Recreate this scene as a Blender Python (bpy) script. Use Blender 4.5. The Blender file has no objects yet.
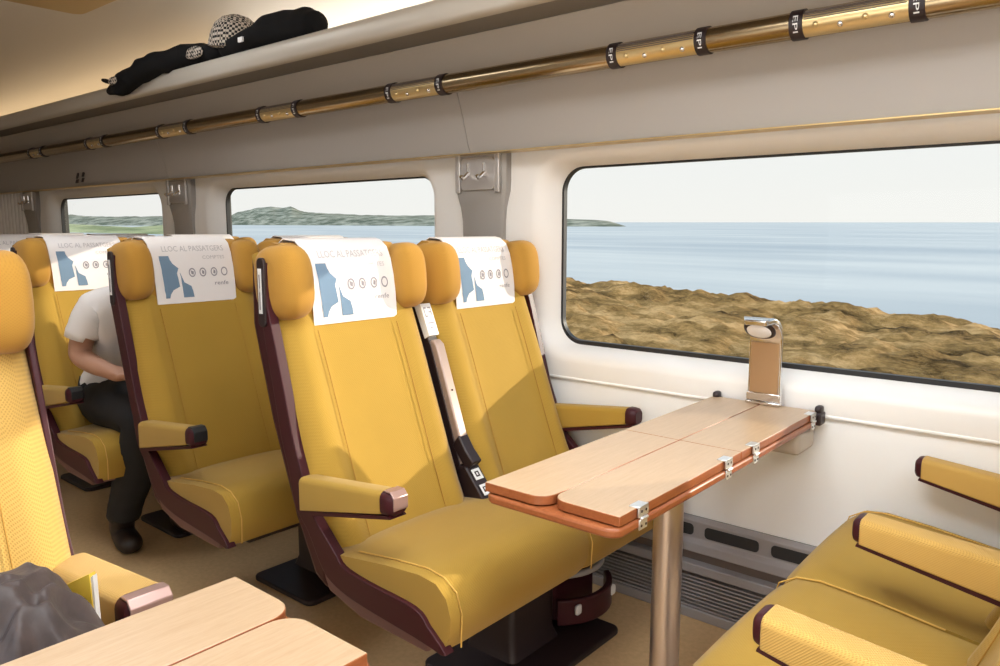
import bpy, bmesh, math, random
from mathutils import Vector, Matrix, noise
random.seed(4)
S = bpy.context.scene
COL = S.collection
PI = math.pi

# ------------------------------------------------------------------ materials
def new_mat(name, color, rough=.5, metal=0., spec=.5, sheen=0., coat=0.):
    m = bpy.data.materials.new(name); m.use_nodes = True
    b = m.node_tree.nodes['Principled BSDF']
    b.inputs['Base Color'].default_value = (*color, 1)
    b.inputs['Roughness'].default_value = rough
    b.inputs['Metallic'].default_value = metal
    b.inputs['Specular IOR Level'].default_value = spec
    b.inputs['Sheen Weight'].default_value = sheen
    b.inputs['Coat Weight'].default_value = coat
    return m
def N(m, t, **kw):
    n = m.node_tree.nodes.new(t)
    for k, v in kw.items(): setattr(n, k, v)
    return n
def L(m, a, b): m.node_tree.links.new(a, b)
def BS(m): return m.node_tree.nodes['Principled BSDF']
def coords(m, scale=(1, 1, 1), kind='Object', rot=(0, 0, 0)):
    tc = N(m, 'ShaderNodeTexCoord'); mp = N(m, 'ShaderNodeMapping')
    mp.inputs['Scale'].default_value = scale; mp.inputs['Rotation'].default_value = rot
    L(m, tc.outputs[kind], mp.inputs[0]); return mp.outputs[0]
def noise_color(m, vec, scale, c1, c2, detail=4, lo=.3, hi=.7, rough=.6):
    n = N(m, 'ShaderNodeTexNoise'); n.inputs['Scale'].default_value = scale
    n.inputs['Detail'].default_value = detail; n.inputs['Roughness'].default_value = rough
    L(m, vec, n.inputs['Vector'])
    r = N(m, 'ShaderNodeValToRGB'); r.color_ramp.elements[0].position = lo; r.color_ramp.elements[1].position = hi
    r.color_ramp.elements[0].color = (*c1, 1); r.color_ramp.elements[1].color = (*c2, 1)
    L(m, n.outputs['Fac'], r.inputs[0]); return n, r
def bump(m, h, strength=.3, dist=.002):
    b = N(m, 'ShaderNodeBump'); b.inputs['Strength'].default_value = strength; b.inputs['Distance'].default_value = dist
    L(m, h, b.inputs['Height']); L(m, b.outputs[0], BS(m).inputs['Normal'])

def weave(name, c1, c2, cell, strength=.35):
    m = new_mat(name, c1, .85, spec=.2, sheen=.15)
    v = coords(m)
    def wave(rot):
        mp = N(m, 'ShaderNodeMapping'); mp.inputs['Rotation'].default_value = rot; L(m, v, mp.inputs[0])
        w = N(m, 'ShaderNodeTexWave'); w.inputs['Scale'].default_value = 1 / cell * .314
        w.inputs['Distortion'].default_value = 0; L(m, mp.outputs[0], w.inputs['Vector']); return w
    a = wave((.35, .6, .785)); b = wave((-.35, .6, -.785))
    mul = N(m, 'ShaderNodeMath', operation='MULTIPLY'); L(m, a.outputs['Fac'], mul.inputs[0]); L(m, b.outputs['Fac'], mul.inputs[1])
    mix = N(m, 'ShaderNodeMix', data_type='RGBA'); mix.inputs['A'].default_value = (*c1, 1); mix.inputs['B'].default_value = (*c2, 1)
    L(m, mul.outputs[0], mix.inputs['Factor'])
    # broad wear variation
    n = N(m, 'ShaderNodeTexNoise'); n.inputs['Scale'].default_value = 6; n.inputs['Detail'].default_value = 5; L(m, v, n.inputs['Vector'])
    hs = N(m, 'ShaderNodeHueSaturation'); mr = N(m, 'ShaderNodeMapRange')
    mr.inputs['To Min'].default_value = .9; mr.inputs['To Max'].default_value = 1.08
    L(m, n.outputs['Fac'], mr.inputs['Value']); L(m, mr.outputs[0], hs.inputs['Value']); L(m, mix.outputs['Result'], hs.inputs['Color'])
    L(m, hs.outputs[0], BS(m).inputs['Base Color'])
    bump(m, mul.outputs[0], strength, .0015)
    return m

M = {}
M['fabric'] = weave('ochre_fabric', (.43, .262, .041), (.38, .225, .035), .0035, .2)
M['fabric_head'] = weave('ochre_headrest_fabric', (.47, .245, .04), (.42, .21, .035), .0035, .2)
M['fabric_weave'] = weave('ochre_basket_weave', (.60, .37, .10), (.43, .25, .06), .0032, .4)
M['seam'] = new_mat('seam_thread', (.66, .40, .09), .8)
M['seamdark'] = new_mat('seam_dark_thread', (.40, .21, .035), .9)
M['maroon'] = new_mat('maroon_plastic', (.048, .008, .012), .42, spec=.3)
M['maroon_soft'] = new_mat('maroon_underpanel', (.17, .085, .08), .55)
M['darkbase'] = new_mat('dark_brown_metal', (.022, .011, .012), .45)
M['cloth'] = new_mat('white_cover_cloth', (.84, .80, .79), .9, spec=.15)
M['blue'] = new_mat('blue_print', (.17, .26, .37), .9)
M['greyprint'] = new_mat('grey_print', (.32, .30, .33), .9)
M['paletext'] = new_mat('pale_print', (.52, .49, .50), .9)
M['label'] = new_mat('white_label', (.80, .80, .80), .5)
M['black'] = new_mat('black_rubber', (.012, .012, .013), .5)
M['silver'] = new_mat('brushed_silver', (.66, .58, .54), .32, .85)
M['bronze'] = new_mat('bronze_plate', (.50, .33, .19), .3, .8)
M['armmetal'] = new_mat('pinkish_armrest_metal', (.40, .30, .26), .42, .35)
M['capmetal'] = new_mat('pinkish_cap_metal', (.42, .27, .24), .3, .5)
M['chrome'] = new_mat('chrome', (.75, .73, .72), .15, 1.)
M['hinge'] = new_mat('zinc_hinge', (.80, .80, .78), .35, .8)
M['white'] = new_mat('white_wall_panel', (.93, .925, .91), .45)
M['cream'] = new_mat('cream_window_surround', (.84, .81, .775), .42)
M['grey'] = new_mat('grey_cove_panel', (.42, .39, .365), .6)
M['beige'] = new_mat('beige_cove_panel', (.52, .46, .395), .55)
M['pillar'] = new_mat('grey_pillar_plastic', (.33, .305, .28), .5)
M['outer'] = new_mat('dark_outer_shell', (.06, .055, .045), .5)
M['hookplate'] = new_mat('pale_metal_hook_plate', (.55, .52, .50), .35, .6)
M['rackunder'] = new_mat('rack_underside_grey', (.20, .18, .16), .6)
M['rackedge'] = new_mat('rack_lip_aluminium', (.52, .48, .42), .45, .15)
M['ceiling'] = new_mat('ceiling_panel_cream', (.74, .69, .62), .6)
M['amber'] = new_mat('amber_ceiling_panel', (.50, .33, .10), .35, .3)
M['heater'] = new_mat('heater_grey_metal', (.36, .34, .345), .5, .2)
M['heaterbrown'] = new_mat('heater_brown_channel', (.17, .13, .11), .6)
M['slot'] = new_mat('dark_slot', (.03, .028, .028), .8)
M['skin'] = new_mat('skin', (.50, .27, .18), .5)
M['hair'] = new_mat('dark_brown_hair', (.035, .02, .014), .6)
M['shirt'] = new_mat('white_shirt', (.80, .77, .76), .9)
M['trousers'] = new_mat('black_trousers', (.010, .010, .012), .8)
M['boot'] = new_mat('dark_leather', (.02, .012, .010), .4)
M['blackcloth'] = new_mat('black_knit', (.010, .010, .011), .95, spec=.15)
M['tablet'] = new_mat('dark_tablet', (.03, .03, .035), .2)
M['yellowpaper'] = new_mat('yellow_cover_paper', (.80, .55, .06), .5)
M['paper'] = new_mat('paper_pages', (.75, .73, .70), .8)
M['wallbracket'] = new_mat('beige_bracket', (.55, .48, .40), .5)
M['blind'] = new_mat('blind', (.7, .66, .6), .6)

# lamp diffuser
def emis(name, col, st):
    m = new_mat(name, (.9, .9, .9), .5); b = BS(m)
    b.inputs['Emission Color'].default_value = (*col, 1); b.inputs['Emission Strength'].default_value = st; return m
M['lamp'] = emis('added_ceiling_light', (.92, .965, 1.0), 8.2)  # cool light for the unseen panels added under the ceiling
M['lampcove'] = emis('cove_lamp_diffuser', (1, .92, .82), 3.2)
M['addedstrip'] = emis('added_far_light_strip', (1, .74, .44), 1.5)  # warm glow of the strip added at the far end
M['reading'] = new_mat('lamp_lens', (.85, .84, .86), .25)

# wood
def wood(name, c1, c2, c3, axis_scale):
    m = new_mat(name, c1, .33, spec=.45)
    v = coords(m, axis_scale)
    n, r = noise_color(m, v, 9, c1, c2, 8, .3, .72, .65)
    v2 = coords(m, tuple(a * 3.2 for a in axis_scale))
    n2, r2 = noise_color(m, v2, 16, (1, 1, 1), c3, 6, .45, .8)
    mx = N(m, 'ShaderNodeMix', data_type='RGBA', blend_type='MULTIPLY'); mx.inputs['Factor'].default_value = .5
    L(m, r.outputs[0], mx.inputs['A']); L(m, r2.outputs[0], mx.inputs['B']); L(m, mx.outputs['Result'], BS(m).inputs['Base Color'])
    return m
M['beech'] = wood('beech_veneer', (.53, .375, .24), (.45, .305, .18), (.84, .76, .68), (14, .9, 14))
M['edge'] = wood('reddish_wood_edge', (.36, .115, .04), (.28, .08, .026), (.8, .7, .6), (14, 1.5, 14))

# floor
m = M['floor'] = new_mat('tan_floor', (.42, .27, .13), .38)
v = coords(m); n, r = noise_color(m, v, 60, (.60, .40, .20), (.72, .49, .26), 8); L(m, r.outputs[0], BS(m).inputs['Base Color'])

# brass
m = M['brass'] = new_mat('brass', (.50, .37, .20), .24, 1.)
v = coords(m, (.6, 30, 30)); n, r = noise_color(m, v, 3, (.32, .245, .15), (.50, .385, .235), 4); L(m, r.outputs[0], BS(m).inputs['Base Color'])
M['brassbright'] = new_mat('perforated_brass', (.72, .55, .28), .3, .8)

# houndstooth / check
m = M['check'] = new_mat('black_white_check_knit', (.3, .3, .3), .95)
v = coords(m, (1, 1, 1), rot=(.3, .2, .6)); ck = N(m, 'ShaderNodeTexChecker'); ck.inputs['Scale'].default_value = 95
ck.inputs['Color1'].default_value = (.02, .02, .02, 1); ck.inputs['Color2'].default_value = (.50, .44, .38, 1)
L(m, v, ck.inputs['Vector']); L(m, ck.outputs['Color'], BS(m).inputs['Base Color'])

# jacket
m = M['jacket'] = new_mat('dark_grey_jacket', (.10, .08, .085), .55, sheen=.08)
v = coords(m); n, r = noise_color(m, v, 7, (.016, .010, .010), (.105, .074, .068), 5); L(m, r.outputs[0], BS(m).inputs['Base Color'])
n2 = N(m, 'ShaderNodeTexNoise'); n2.inputs['Scale'].default_value = 14; L(m, v, n2.inputs['Vector']); n2.inputs['Detail'].default_value = 6; bump(m, n2.outputs['Fac'], .35, .02)

# glass: see-through with a fresnel reflection
m = M['glass'] = bpy.data.materials.new('window_glass'); m.use_nodes = True
nt = m.node_tree; nt.nodes.remove(nt.nodes['Principled BSDF'])
tr = N(m, 'ShaderNodeBsdfTransparent'); tr.inputs[0].default_value = (.97, .98, .98, 1)
gl = N(m, 'ShaderNodeBsdfGlossy'); gl.inputs['Roughness'].default_value = .02
fr = N(m, 'ShaderNodeFresnel'); fr.inputs['IOR'].default_value = 1.18
mx = N(m, 'ShaderNodeMixShader'); L(m, fr.outputs[0], mx.inputs[0]); L(m, tr.outputs[0], mx.inputs[1]); L(m, gl.outputs[0], mx.inputs[2])
L(m, mx.outputs[0], nt.nodes['Material Output'].inputs[0])

# outdoors
m = M['grass'] = new_mat('dry_coastal_grass', (.45, .30, .10), .95, spec=.05)
v = coords(m, (.35, 1, 1)); n, r = noise_color(m, v, 2.2, (.045, .024, .008), (.56, .32, .13), 10, .37, .63, .8)
e = r.color_ramp.elements.new(.5); e.color = (.27, .148, .050, 1); L(m, r.outputs[0], BS(m).inputs['Base Color'])
m = M['sea'] = new_mat('sea_water', (.3, .4, .5), .5, spec=.2)
v = coords(m, (.012, .06, 1)); n, r = noise_color(m, v, 1.2, (.28, .30, .31), (.54, .51, .455), 8, .3, .7); L(m, r.outputs[0], BS(m).inputs['Base Color'])
m = M['hill'] = new_mat('wooded_hill', (.16, .19, .14), .95, spec=.05)
v = coords(m, (.03, .03, .20)); n, r = noise_color(m, v, 2.6, (.10, .105, .07), (.34, .31, .23), 12, .40, .62); L(m, r.outputs[0], BS(m).inputs['Base Color'])
m = M['shore'] = new_mat('green_shore', (.26, .26, .11), .95, spec=.05)
v = coords(m, (.03, .1, .1)); n, r = noise_color(m, v, 1.5, (.14, .16, .07), (.45, .42, .22), 8, .35, .65); L(m, r.outputs[0], BS(m).inputs['Base Color'])

# ------------------------------------------------------------------ mesh helpers
class MB:
    def __init__(s): s.v = []; s.f = []; s.mi = []; s.cur = 0
    def add(s, vs, fs):
        o = len(s.v); s.v += [tuple(v) for v in vs]; s.f += [tuple(i + o for i in f) for f in fs]; s.mi += [s.cur] * len(fs); return s
    def box(s, x0, x1, y0, y1, z0, z1):
        vs = [(x, y, z) for x in (x0, x1) for y in (y0, y1) for z in (z0, z1)]
        return s.add(vs, [(0, 1, 3, 2), (4, 6, 7, 5), (0, 4, 5, 1), (2, 3, 7, 6), (0, 2, 6, 4), (1, 5, 7, 3)])
    def prism(s, pts, lo, hi, axis='y'):
        n = len(pts)
        def P(a, b, t): return {'y': (a, t, b), 'x': (t, a, b), 'z': (a, b, t)}[axis]
        vs = [P(a, b, lo) for a, b in pts] + [P(a, b, hi) for a, b in pts]
        fs = [tuple(range(n)), tuple(range(2 * n - 1, n - 1, -1))] + [(i, i + n, (i + 1) % n + n, (i + 1) % n) for i in range(n)]
        return s.add(vs, fs)
    def loops(s, loops, close=True, cap=True):
        n = len(loops[0]); vs = [p for l in loops for p in l]; fs = []
        for k in range(len(loops) - 1):
            for i in range(n if close else n - 1):
                j = (i + 1) % n; fs.append((k * n + i, k * n + j, (k + 1) * n + j, (k + 1) * n + i))
        if cap and close: fs.append(tuple(range(n - 1, -1, -1))); fs.append(tuple(range((len(loops) - 1) * n, len(loops) * n)))
        return s.add(vs, fs)
    def tube(s, path, rad, seg=16, sq=None, cap=True, nz=0, nzs=8):
        """path points, rad: number / list of numbers / list of (a,b)"""
        P = [Vector(p) for p in path]; lp = []
        up = Vector((0, 0, 1))
        for i, p in enumerate(P):
            t = (P[min(i + 1, len(P) - 1)] - P[max(i - 1, 0)]).normalized()
            u = up if abs(t.z) < .95 else Vector((0, 1, 0))
            a = t.cross(u).normalized(); b = a.cross(t).normalized()
            r = rad[i] if isinstance(rad, (list, tuple)) and not isinstance(rad, float) else rad
            ra, rb = r if isinstance(r, (tuple, list)) else (r, r)
            ring = []
            for k in range(seg):
                th = 2 * PI * k / seg; q = p + a * (ra * math.cos(th)) + b * (rb * math.sin(th))
                if nz: q += (q - p).normalized() * nz * noise.noise(q * nzs)
                ring.append(q)
            lp.append(ring)
        return s.loops(lp, True, cap)
    def lathe(s, prof, c=(0, 0, 0), seg=24, axis='z'):
        lp = []
        for r, h in prof:
            ring = []
            for k in range(seg):
                a = 2 * PI * k / seg; x, y = r * math.cos(a), r * math.sin(a)
                ring.append({'z': (c[0] + x, c[1] + y, c[2] + h), 'y': (c[0] + x, c[1] + h, c[2] + y), 'x': (c[0] + h, c[1] + x, c[2] + y)}[axis])
            lp.append(ring)
        return s.loops(lp)
    def superell(s, c, r, e=.6, seg=24, rings=14, rot=None):
        def sp(w, p): return math.copysign(abs(w) ** p, w)
        lp = []
        for i in range(rings + 1):
            ph = -PI / 2 + PI * (i + .02) / (rings + .04)
            ring = []
            for k in range(seg):
                th = 2 * PI * k / seg
                p = Vector((r[0] * sp(math.cos(ph), e) * sp(math.cos(th), e), r[1] * sp(math.cos(ph), e) * sp(math.sin(th), e), r[2] * sp(math.sin(ph), e)))
                if rot: p = rot @ p
                ring.append(p + Vector(c))
            lp.append(ring)
        return s.loops(lp)
    def build(s, name, mats, parent=None, bevel=0, seg=3, smooth=True, sub=0, angle=40):
        me = bpy.data.meshes.new(name); me.from_pydata(s.v, [], s.f); me.update()
        bm = bmesh.new(); bm.from_mesh(me); bmesh.ops.recalc_face_normals(bm, faces=bm.faces); bm.to_mesh(me); bm.free()
        if not isinstance(mats, (list, tuple)): mats = [mats]
        for m in mats: me.materials.append(M[m] if isinstance(m, str) else m)
        if len(s.mi) == len(me.polygons):
            for p, i in zip(me.polygons, s.mi): p.material_index = i
        o = bpy.data.objects.new(name, me); COL.objects.link(o); o.parent = parent
        if smooth:
            for p in me.polygons: p.use_smooth = True
            if not sub: me.set_sharp_from_angle(angle=math.radians(angle))
        if bevel:
            b = o.modifiers.new('bevel', 'BEVEL'); b.width = bevel; b.segments = seg; b.limit_method = 'ANGLE'; b.angle_limit = math.radians(35); b.harden_normals = False
        if sub:
            q = o.modifiers.new('sub', 'SUBSURF'); q.levels = sub; q.render_levels = sub
        return o

def thing(name, label, cat, loc=(0, 0, 0), rotz=0, group=None):
    o = bpy.data.objects.new(name, None); COL.objects.link(o); o.empty_display_size = .1
    o.location = loc; o.rotation_euler = (0, 0, rotz); return tag(o, label, cat, group)
def tag(o, label, cat, group=None):
    o['label'] = label; o['category'] = cat
    if group: o['group'] = group
    return o
def struct(o): o['kind'] = 'structure'; return o
def copy_tree(o, parent=None):
    c = o.copy(); COL.objects.link(c); c.parent = parent
    for ch in [x for x in list(bpy.data.objects) if x.parent == o]: copy_tree(ch, c)
    return c

def text_mesh(body, size, name):
    cu = bpy.data.curves.new(name, 'FONT'); cu.body = body; cu.size = size; cu.resolution_u = 2
    o = bpy.data.objects.new(name, cu); COL.objects.link(o)
    bpy.context.view_layer.update()
    me = bpy.data.meshes.new_from_object(o.evaluated_get(bpy.context.evaluated_depsgraph_get()))
    vs = [tuple(v.co) for v in me.vertices]; fs = [tuple(p.vertices) for p in me.polygons]
    bpy.data.objects.remove(o); bpy.data.curves.remove(cu); bpy.data.meshes.remove(me)
    return vs, fs

def rrect(x0, x1, z0, z1, r, n=8):
    pts = []
    for cx, cz, a0 in ((x1 - r, z1 - r, 0), (x0 + r, z1 - r, 90), (x0 + r, z0 + r, 180), (x1 - r, z0 + r, 270)):
        for k in range(n + 1):
            a = math.radians(a0 + 90 * k / n); pts.append((cx + r * math.cos(a), cz + r * math.sin(a)))
    return pts

# ------------------------------------------------------------------ seats
SW = .515     # seat width
BACK = [(-.395, .40), (-.405, .46), (-.428, .52), (-.465, .62), (-.508, .74), (-.555, .87), (-.598, .98), (-.625, 1.05), (-.655, 1.13), (-.672, 1.195)]
def grid_pad(prof, th, y0, y1, bulge, ny=26):
    """padded panel along a side profile: front face bulged, closed back"""
    P = [Vector((a, 0, b)) for a, b in prof]; nrm = []
    for i in range(len(P)):
        t = (P[min(i + 1, len(P) - 1)] - P[max(i - 1, 0)]).normalized(); nrm.append(Vector((t.z, 0, -t.x)))
    lp = []
    for i, p in enumerate(P):
        v = i / (len(P) - 1); ring = []
        for k in range(ny + 1):
            u = k / ny; y = y0 + (y1 - y0) * u
            ring.append(p + nrm[i] * bulge(u, v) + Vector((0, y, 0)))
        for k in range(ny, -1, -1):
            u = k / ny; y = y0 + (y1 - y0) * u
            ring.append(p - nrm[i] * th + Vector((0, y, 0)))
        lp.append(ring)
    return MB().loops(lp)
def sm(t): t = max(0, min(1, t)); return t * t * (3 - 2 * t)
def back_bulge(u, v):
    e = min(u, 1 - u)
    edge = -.022 * (1 - sm(e / .07))
    bol = .020 * math.exp(-((e - .13) / .07) ** 2)
    groove = -.006 * math.exp(-((e - .205) / .012) ** 2)
    return edge + bol * (1 - .4 * v) + groove + .006 * math.exp(-((v - .12) / .1) ** 2)

COVER = [(-.735, 1.02), (-.742, 1.10), (-.742, 1.175), (-.728, 1.208), (-.700, 1.222), (-.668, 1.217), (-.642, 1.198), (-.626, 1.165), (-.614, 1.115), (-.606, 1.06), (-.603, .995)]
def cover_point(y, s, off=0.):
    """s in 0..1 from the top front edge down to the hem; y across"""
    P = COVER[4:]; d = [0]
    for i in range(1, len(P)): d.append(d[-1] + math.dist(P[i], P[i - 1]))
    t = s * d[-1]
    for i in range(1, len(P)):
        if t <= d[i] or i == len(P) - 1:
            f = (t - d[i - 1]) / (d[i] - d[i - 1]); a, b = P[i - 1], P[i]
            x = a[0] + (b[0] - a[0]) * f; z = a[1] + (b[1] - a[1]) * f
            nx, nz = (a[1] - b[1]), (b[0] - a[0]); l = math.hypot(nx, nz)
            return (x + nx / l * off, y, z + nz / l * off)
CY0, CY1 = .118, .402
def map_print(vs, off): return [cover_point(CY0 + (CY1 - CY0) * u, v, off) for u, v in vs]

TXT = text_mesh('LLOC AL PASSATGERS', 1, 'cover_text')
TXT2 = text_mesh('COMPTES', 1, 'cover_text_small')
TXT3 = text_mesh('renfe', 1, 'cover_text_brand')
def text_uv(T, u0, u1, v0, hv):
    vs, fs = T; w = max(v[0] for v in vs); h = max(v[1] for v in vs)
    return [(u0 + (u1 - u0) * v[0] / w, v0 - hv * v[1] / h) for v in vs], fs

def build_cover(root):
    n = 12; lp = []
    for off in (0, .003):
        pass
    mb = MB()
    P = COVER
    outer, inner = [], []
    for i, (x, z) in enumerate(P):
        a = P[max(i - 1, 0)]; b = P[min(i + 1, len(P) - 1)]; tx, tz = b[0] - a[0], b[1] - a[1]; l = math.hypot(tx, tz)
        nx, nz = -tz / l, tx / l
        flare = .012 * (1 if i >= len(P) - 2 else 0)
        y0 = CY0 - .018 + (.018 * i / len(P)); y1 = CY1 + .008
        if i < 5: y0, y1 = .095, .42
        outer.append([(x + nx * 0, y0 + (y1 - y0) * k / n, z + nz * 0 + .0008 * math.sin(k * 1.7)) for k in range(n + 1)])
        inner.append([(x - nx * -.0025, y0 + (y1 - y0) * k / n, z - nz * -.0025) for k in range(n, -1, -1)])
    lp = [o_ + i_ for o_, i_ in zip(outer, inner)]
    mb.loops(lp)
    cov = mb.build('headrest_cover', 'cloth', root)
    cov['label'] = 'white printed cloth cover'
    pr = MB()
    for rows in ([(.40, .07, .19), (.45, .07, .20), (.50, .075, .225), (.56, .08, .29), (.62, .08, .265), (.70, .085, .275), (.79, .09, .285), (.83, .09, .20), (.88, .10, .165), (.93, .10, .15)],
                 [(.62, .30, .305), (.68, .31, .325), (.74, .31, .345), (.79, .315, .43), (.86, .32, .45), (.93, .325, .46)]):
        pts = [q for v_, a_, b_ in rows for q in ((a_, v_), (b_, v_))]
        pr.add(map_print(pts, .0042), [(2 * i, 2 * i + 1, 2 * i + 3, 2 * i + 2) for i in range(len(rows) - 1)])
    pr.build('blue_figure', 'blue', cov, smooth=False)
    ic = MB()
    for q, u in enumerate((.46, .60, .75, .89)):
        c = (u, .62); ring = []
        n_ = 18
        for r_ in (.056, .040):
            ring.append([(c[0] + r_ * math.cos(2 * PI * k / n_) * .8, c[1] + r_ * 1.05 * math.sin(2 * PI * k / n_)) for k in range(n_)])
        vs = map_print(ring[0] + ring[1], .0042)
        ic.add(vs, [(k, (k + 1) % n_, n_ + (k + 1) % n_, n_ + k) for k in range(n_)])
        if q < 3:
            sq = [(c[0] - .018 + .008 * q, c[1] - .03), (c[0] + .022, c[1] - .012), (c[0] + .016, c[1] + .03), (c[0] - .012, c[1] + .018)]
            ic.add(map_print(sq, .0042), [(0, 1, 2, 3)])
    vs, fs = text_uv(TXT3, .74, .93, .79, .05); ic.add(map_print(vs, .0042), fs)
    ic.build('icon_row', 'greyprint', cov, smooth=False)
    tx = MB()
    vs, fs = text_uv(TXT, .12, .93, .345, .075); tx.add(map_print(vs, .0042), fs)
    vs, fs = text_uv(TXT2, .62, .92, .45, .045); tx.add(map_print(vs, .0042), fs)
    tx.build('lettering', 'paletext', cov, smooth=False)

def armrest(root, y0, y1, mat='fabric', root_x=-.50, tip_x=-.155, plate=None, small=False):
    """tapered padded armrest with a maroon end cap"""
    a = MB(); top0, top1, b0, b1 = .632, .664, .545, .612
    xc = tip_x - (.035 if not small else .014)
    lp = []
    for t in [0, .15, .4, .7, 1]:
        x = root_x + (xc - root_x) * t; zt = top0 + (top1 - top0) * t; zb = b0 + (b1 - b0) * t
        r = .014; ring = []
        for cx, cz, a0 in ((y1 - r, zt - r, 0), (y0 + r, zt - r, 90)):
            for k in range(5):
                an = math.radians(a0 + 22.5 * k); ring.append((x, cx + r * math.cos(an), cz + r * math.sin(an)))
        ring += [(x, y0, zb), (x, y1, zb)]
        lp.append(ring)
    a.loops(lp); arm = a.build('armrest', mat, root, bevel=.003, seg=2)
    c = MB(); lp = []
    for x, k in (((xc, 1), (xc + .012, 1.0), (xc + .028, .93), (xc + .036, .7)) if not small else ((xc, .90), (xc + .006, .88), (xc + .012, .8), (xc + .016, .6))):
        zt, zb = .666, .608; zc = (zt + zb) / 2; yc = (y0 + y1) / 2
        lp.append([(x, yc + (p - yc) * k, zc + (q - zc) * k) for p, q in rrect(y0 - .002, y1 + .002, zb, zt, .018, 4)])
    c.loops(lp); cap = c.build('end_cap', 'maroon', arm)
    if plate:
        g = MB(); g.prism([(xc + .005, .664), (xc + .005, .6685), (xc + .028, .6685), (xc + .0395, .655), (xc + .0395, .625), (xc + .036, .625), (xc + .036, .652), (xc + .027, .664)], y0 + .006, y1 - .006)
        g.build('cap_plate', plate, arm, bevel=.002, seg=2)
    t = MB(); t.prism([(root_x, b0 - .012), (root_x, b0), (xc + (.02 if not small else .004), b1), (xc + (.03 if not small else .006), b1 - .006)], y0 + .003, y1 - .003); t.build('underside_strip', 'maroon', arm)
    return arm

OUT = [(-.650, 1.165), (-.652, 1.05), (-.640, .97), (-.612, .85), (-.583, .72), (-.556, .64), (-.548, .60), (-.530, .545), (-.480, .49), (-.435, .42), (-.395, .385), (-.30, .362), (-.10, .345), (-.012, .334)]
INN = [(-.628, 1.165), (-.620, 1.05), (-.598, .97), (-.565, .85), (-.530, .72), (-.500, .64), (-.488, .60), (-.462, .545), (-.415, .50), (-.372, .462), (-.345, .438), (-.26, .425), (-.10, .415), (-.055, .385)]
def spline(P, n=4):
    out = []
    for i in range(len(P) - 1):
        p0, p1, p2, p3 = P[max(i - 1, 0)], P[i], P[i + 1], P[min(i + 2, len(P) - 1)]
        for k in range(n):
            t = k / n; out.append(tuple(.5 * (2 * b + (c - a) * t + (2 * a - 5 * b + 4 * c - d) * t * t + (3 * b - a - 3 * c + d) * t ** 3) for a, b, c, d in zip(p0, p1, p2, p3)))
    return out + [P[-1]]
def side_frame(root, y0, y1):
    mb = MB(); lp = []
    for a, b in zip(spline(OUT), spline(INN)):
        lp.append([(a[0], y0, a[1]), (b[0], y0, b[1]), (b[0], y1, b[1]), (a[0], y1, a[1])])
    # nose that closes at the front of the cushion
    lp.append([(.002, y0, .338), (-.016, y0, .356), (-.016, y1, .356), (.002, y1, .338)])
    mb.loops(lp); o = mb.build('side_frame', 'maroon', root, bevel=.007, seg=3)
    return o

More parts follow.
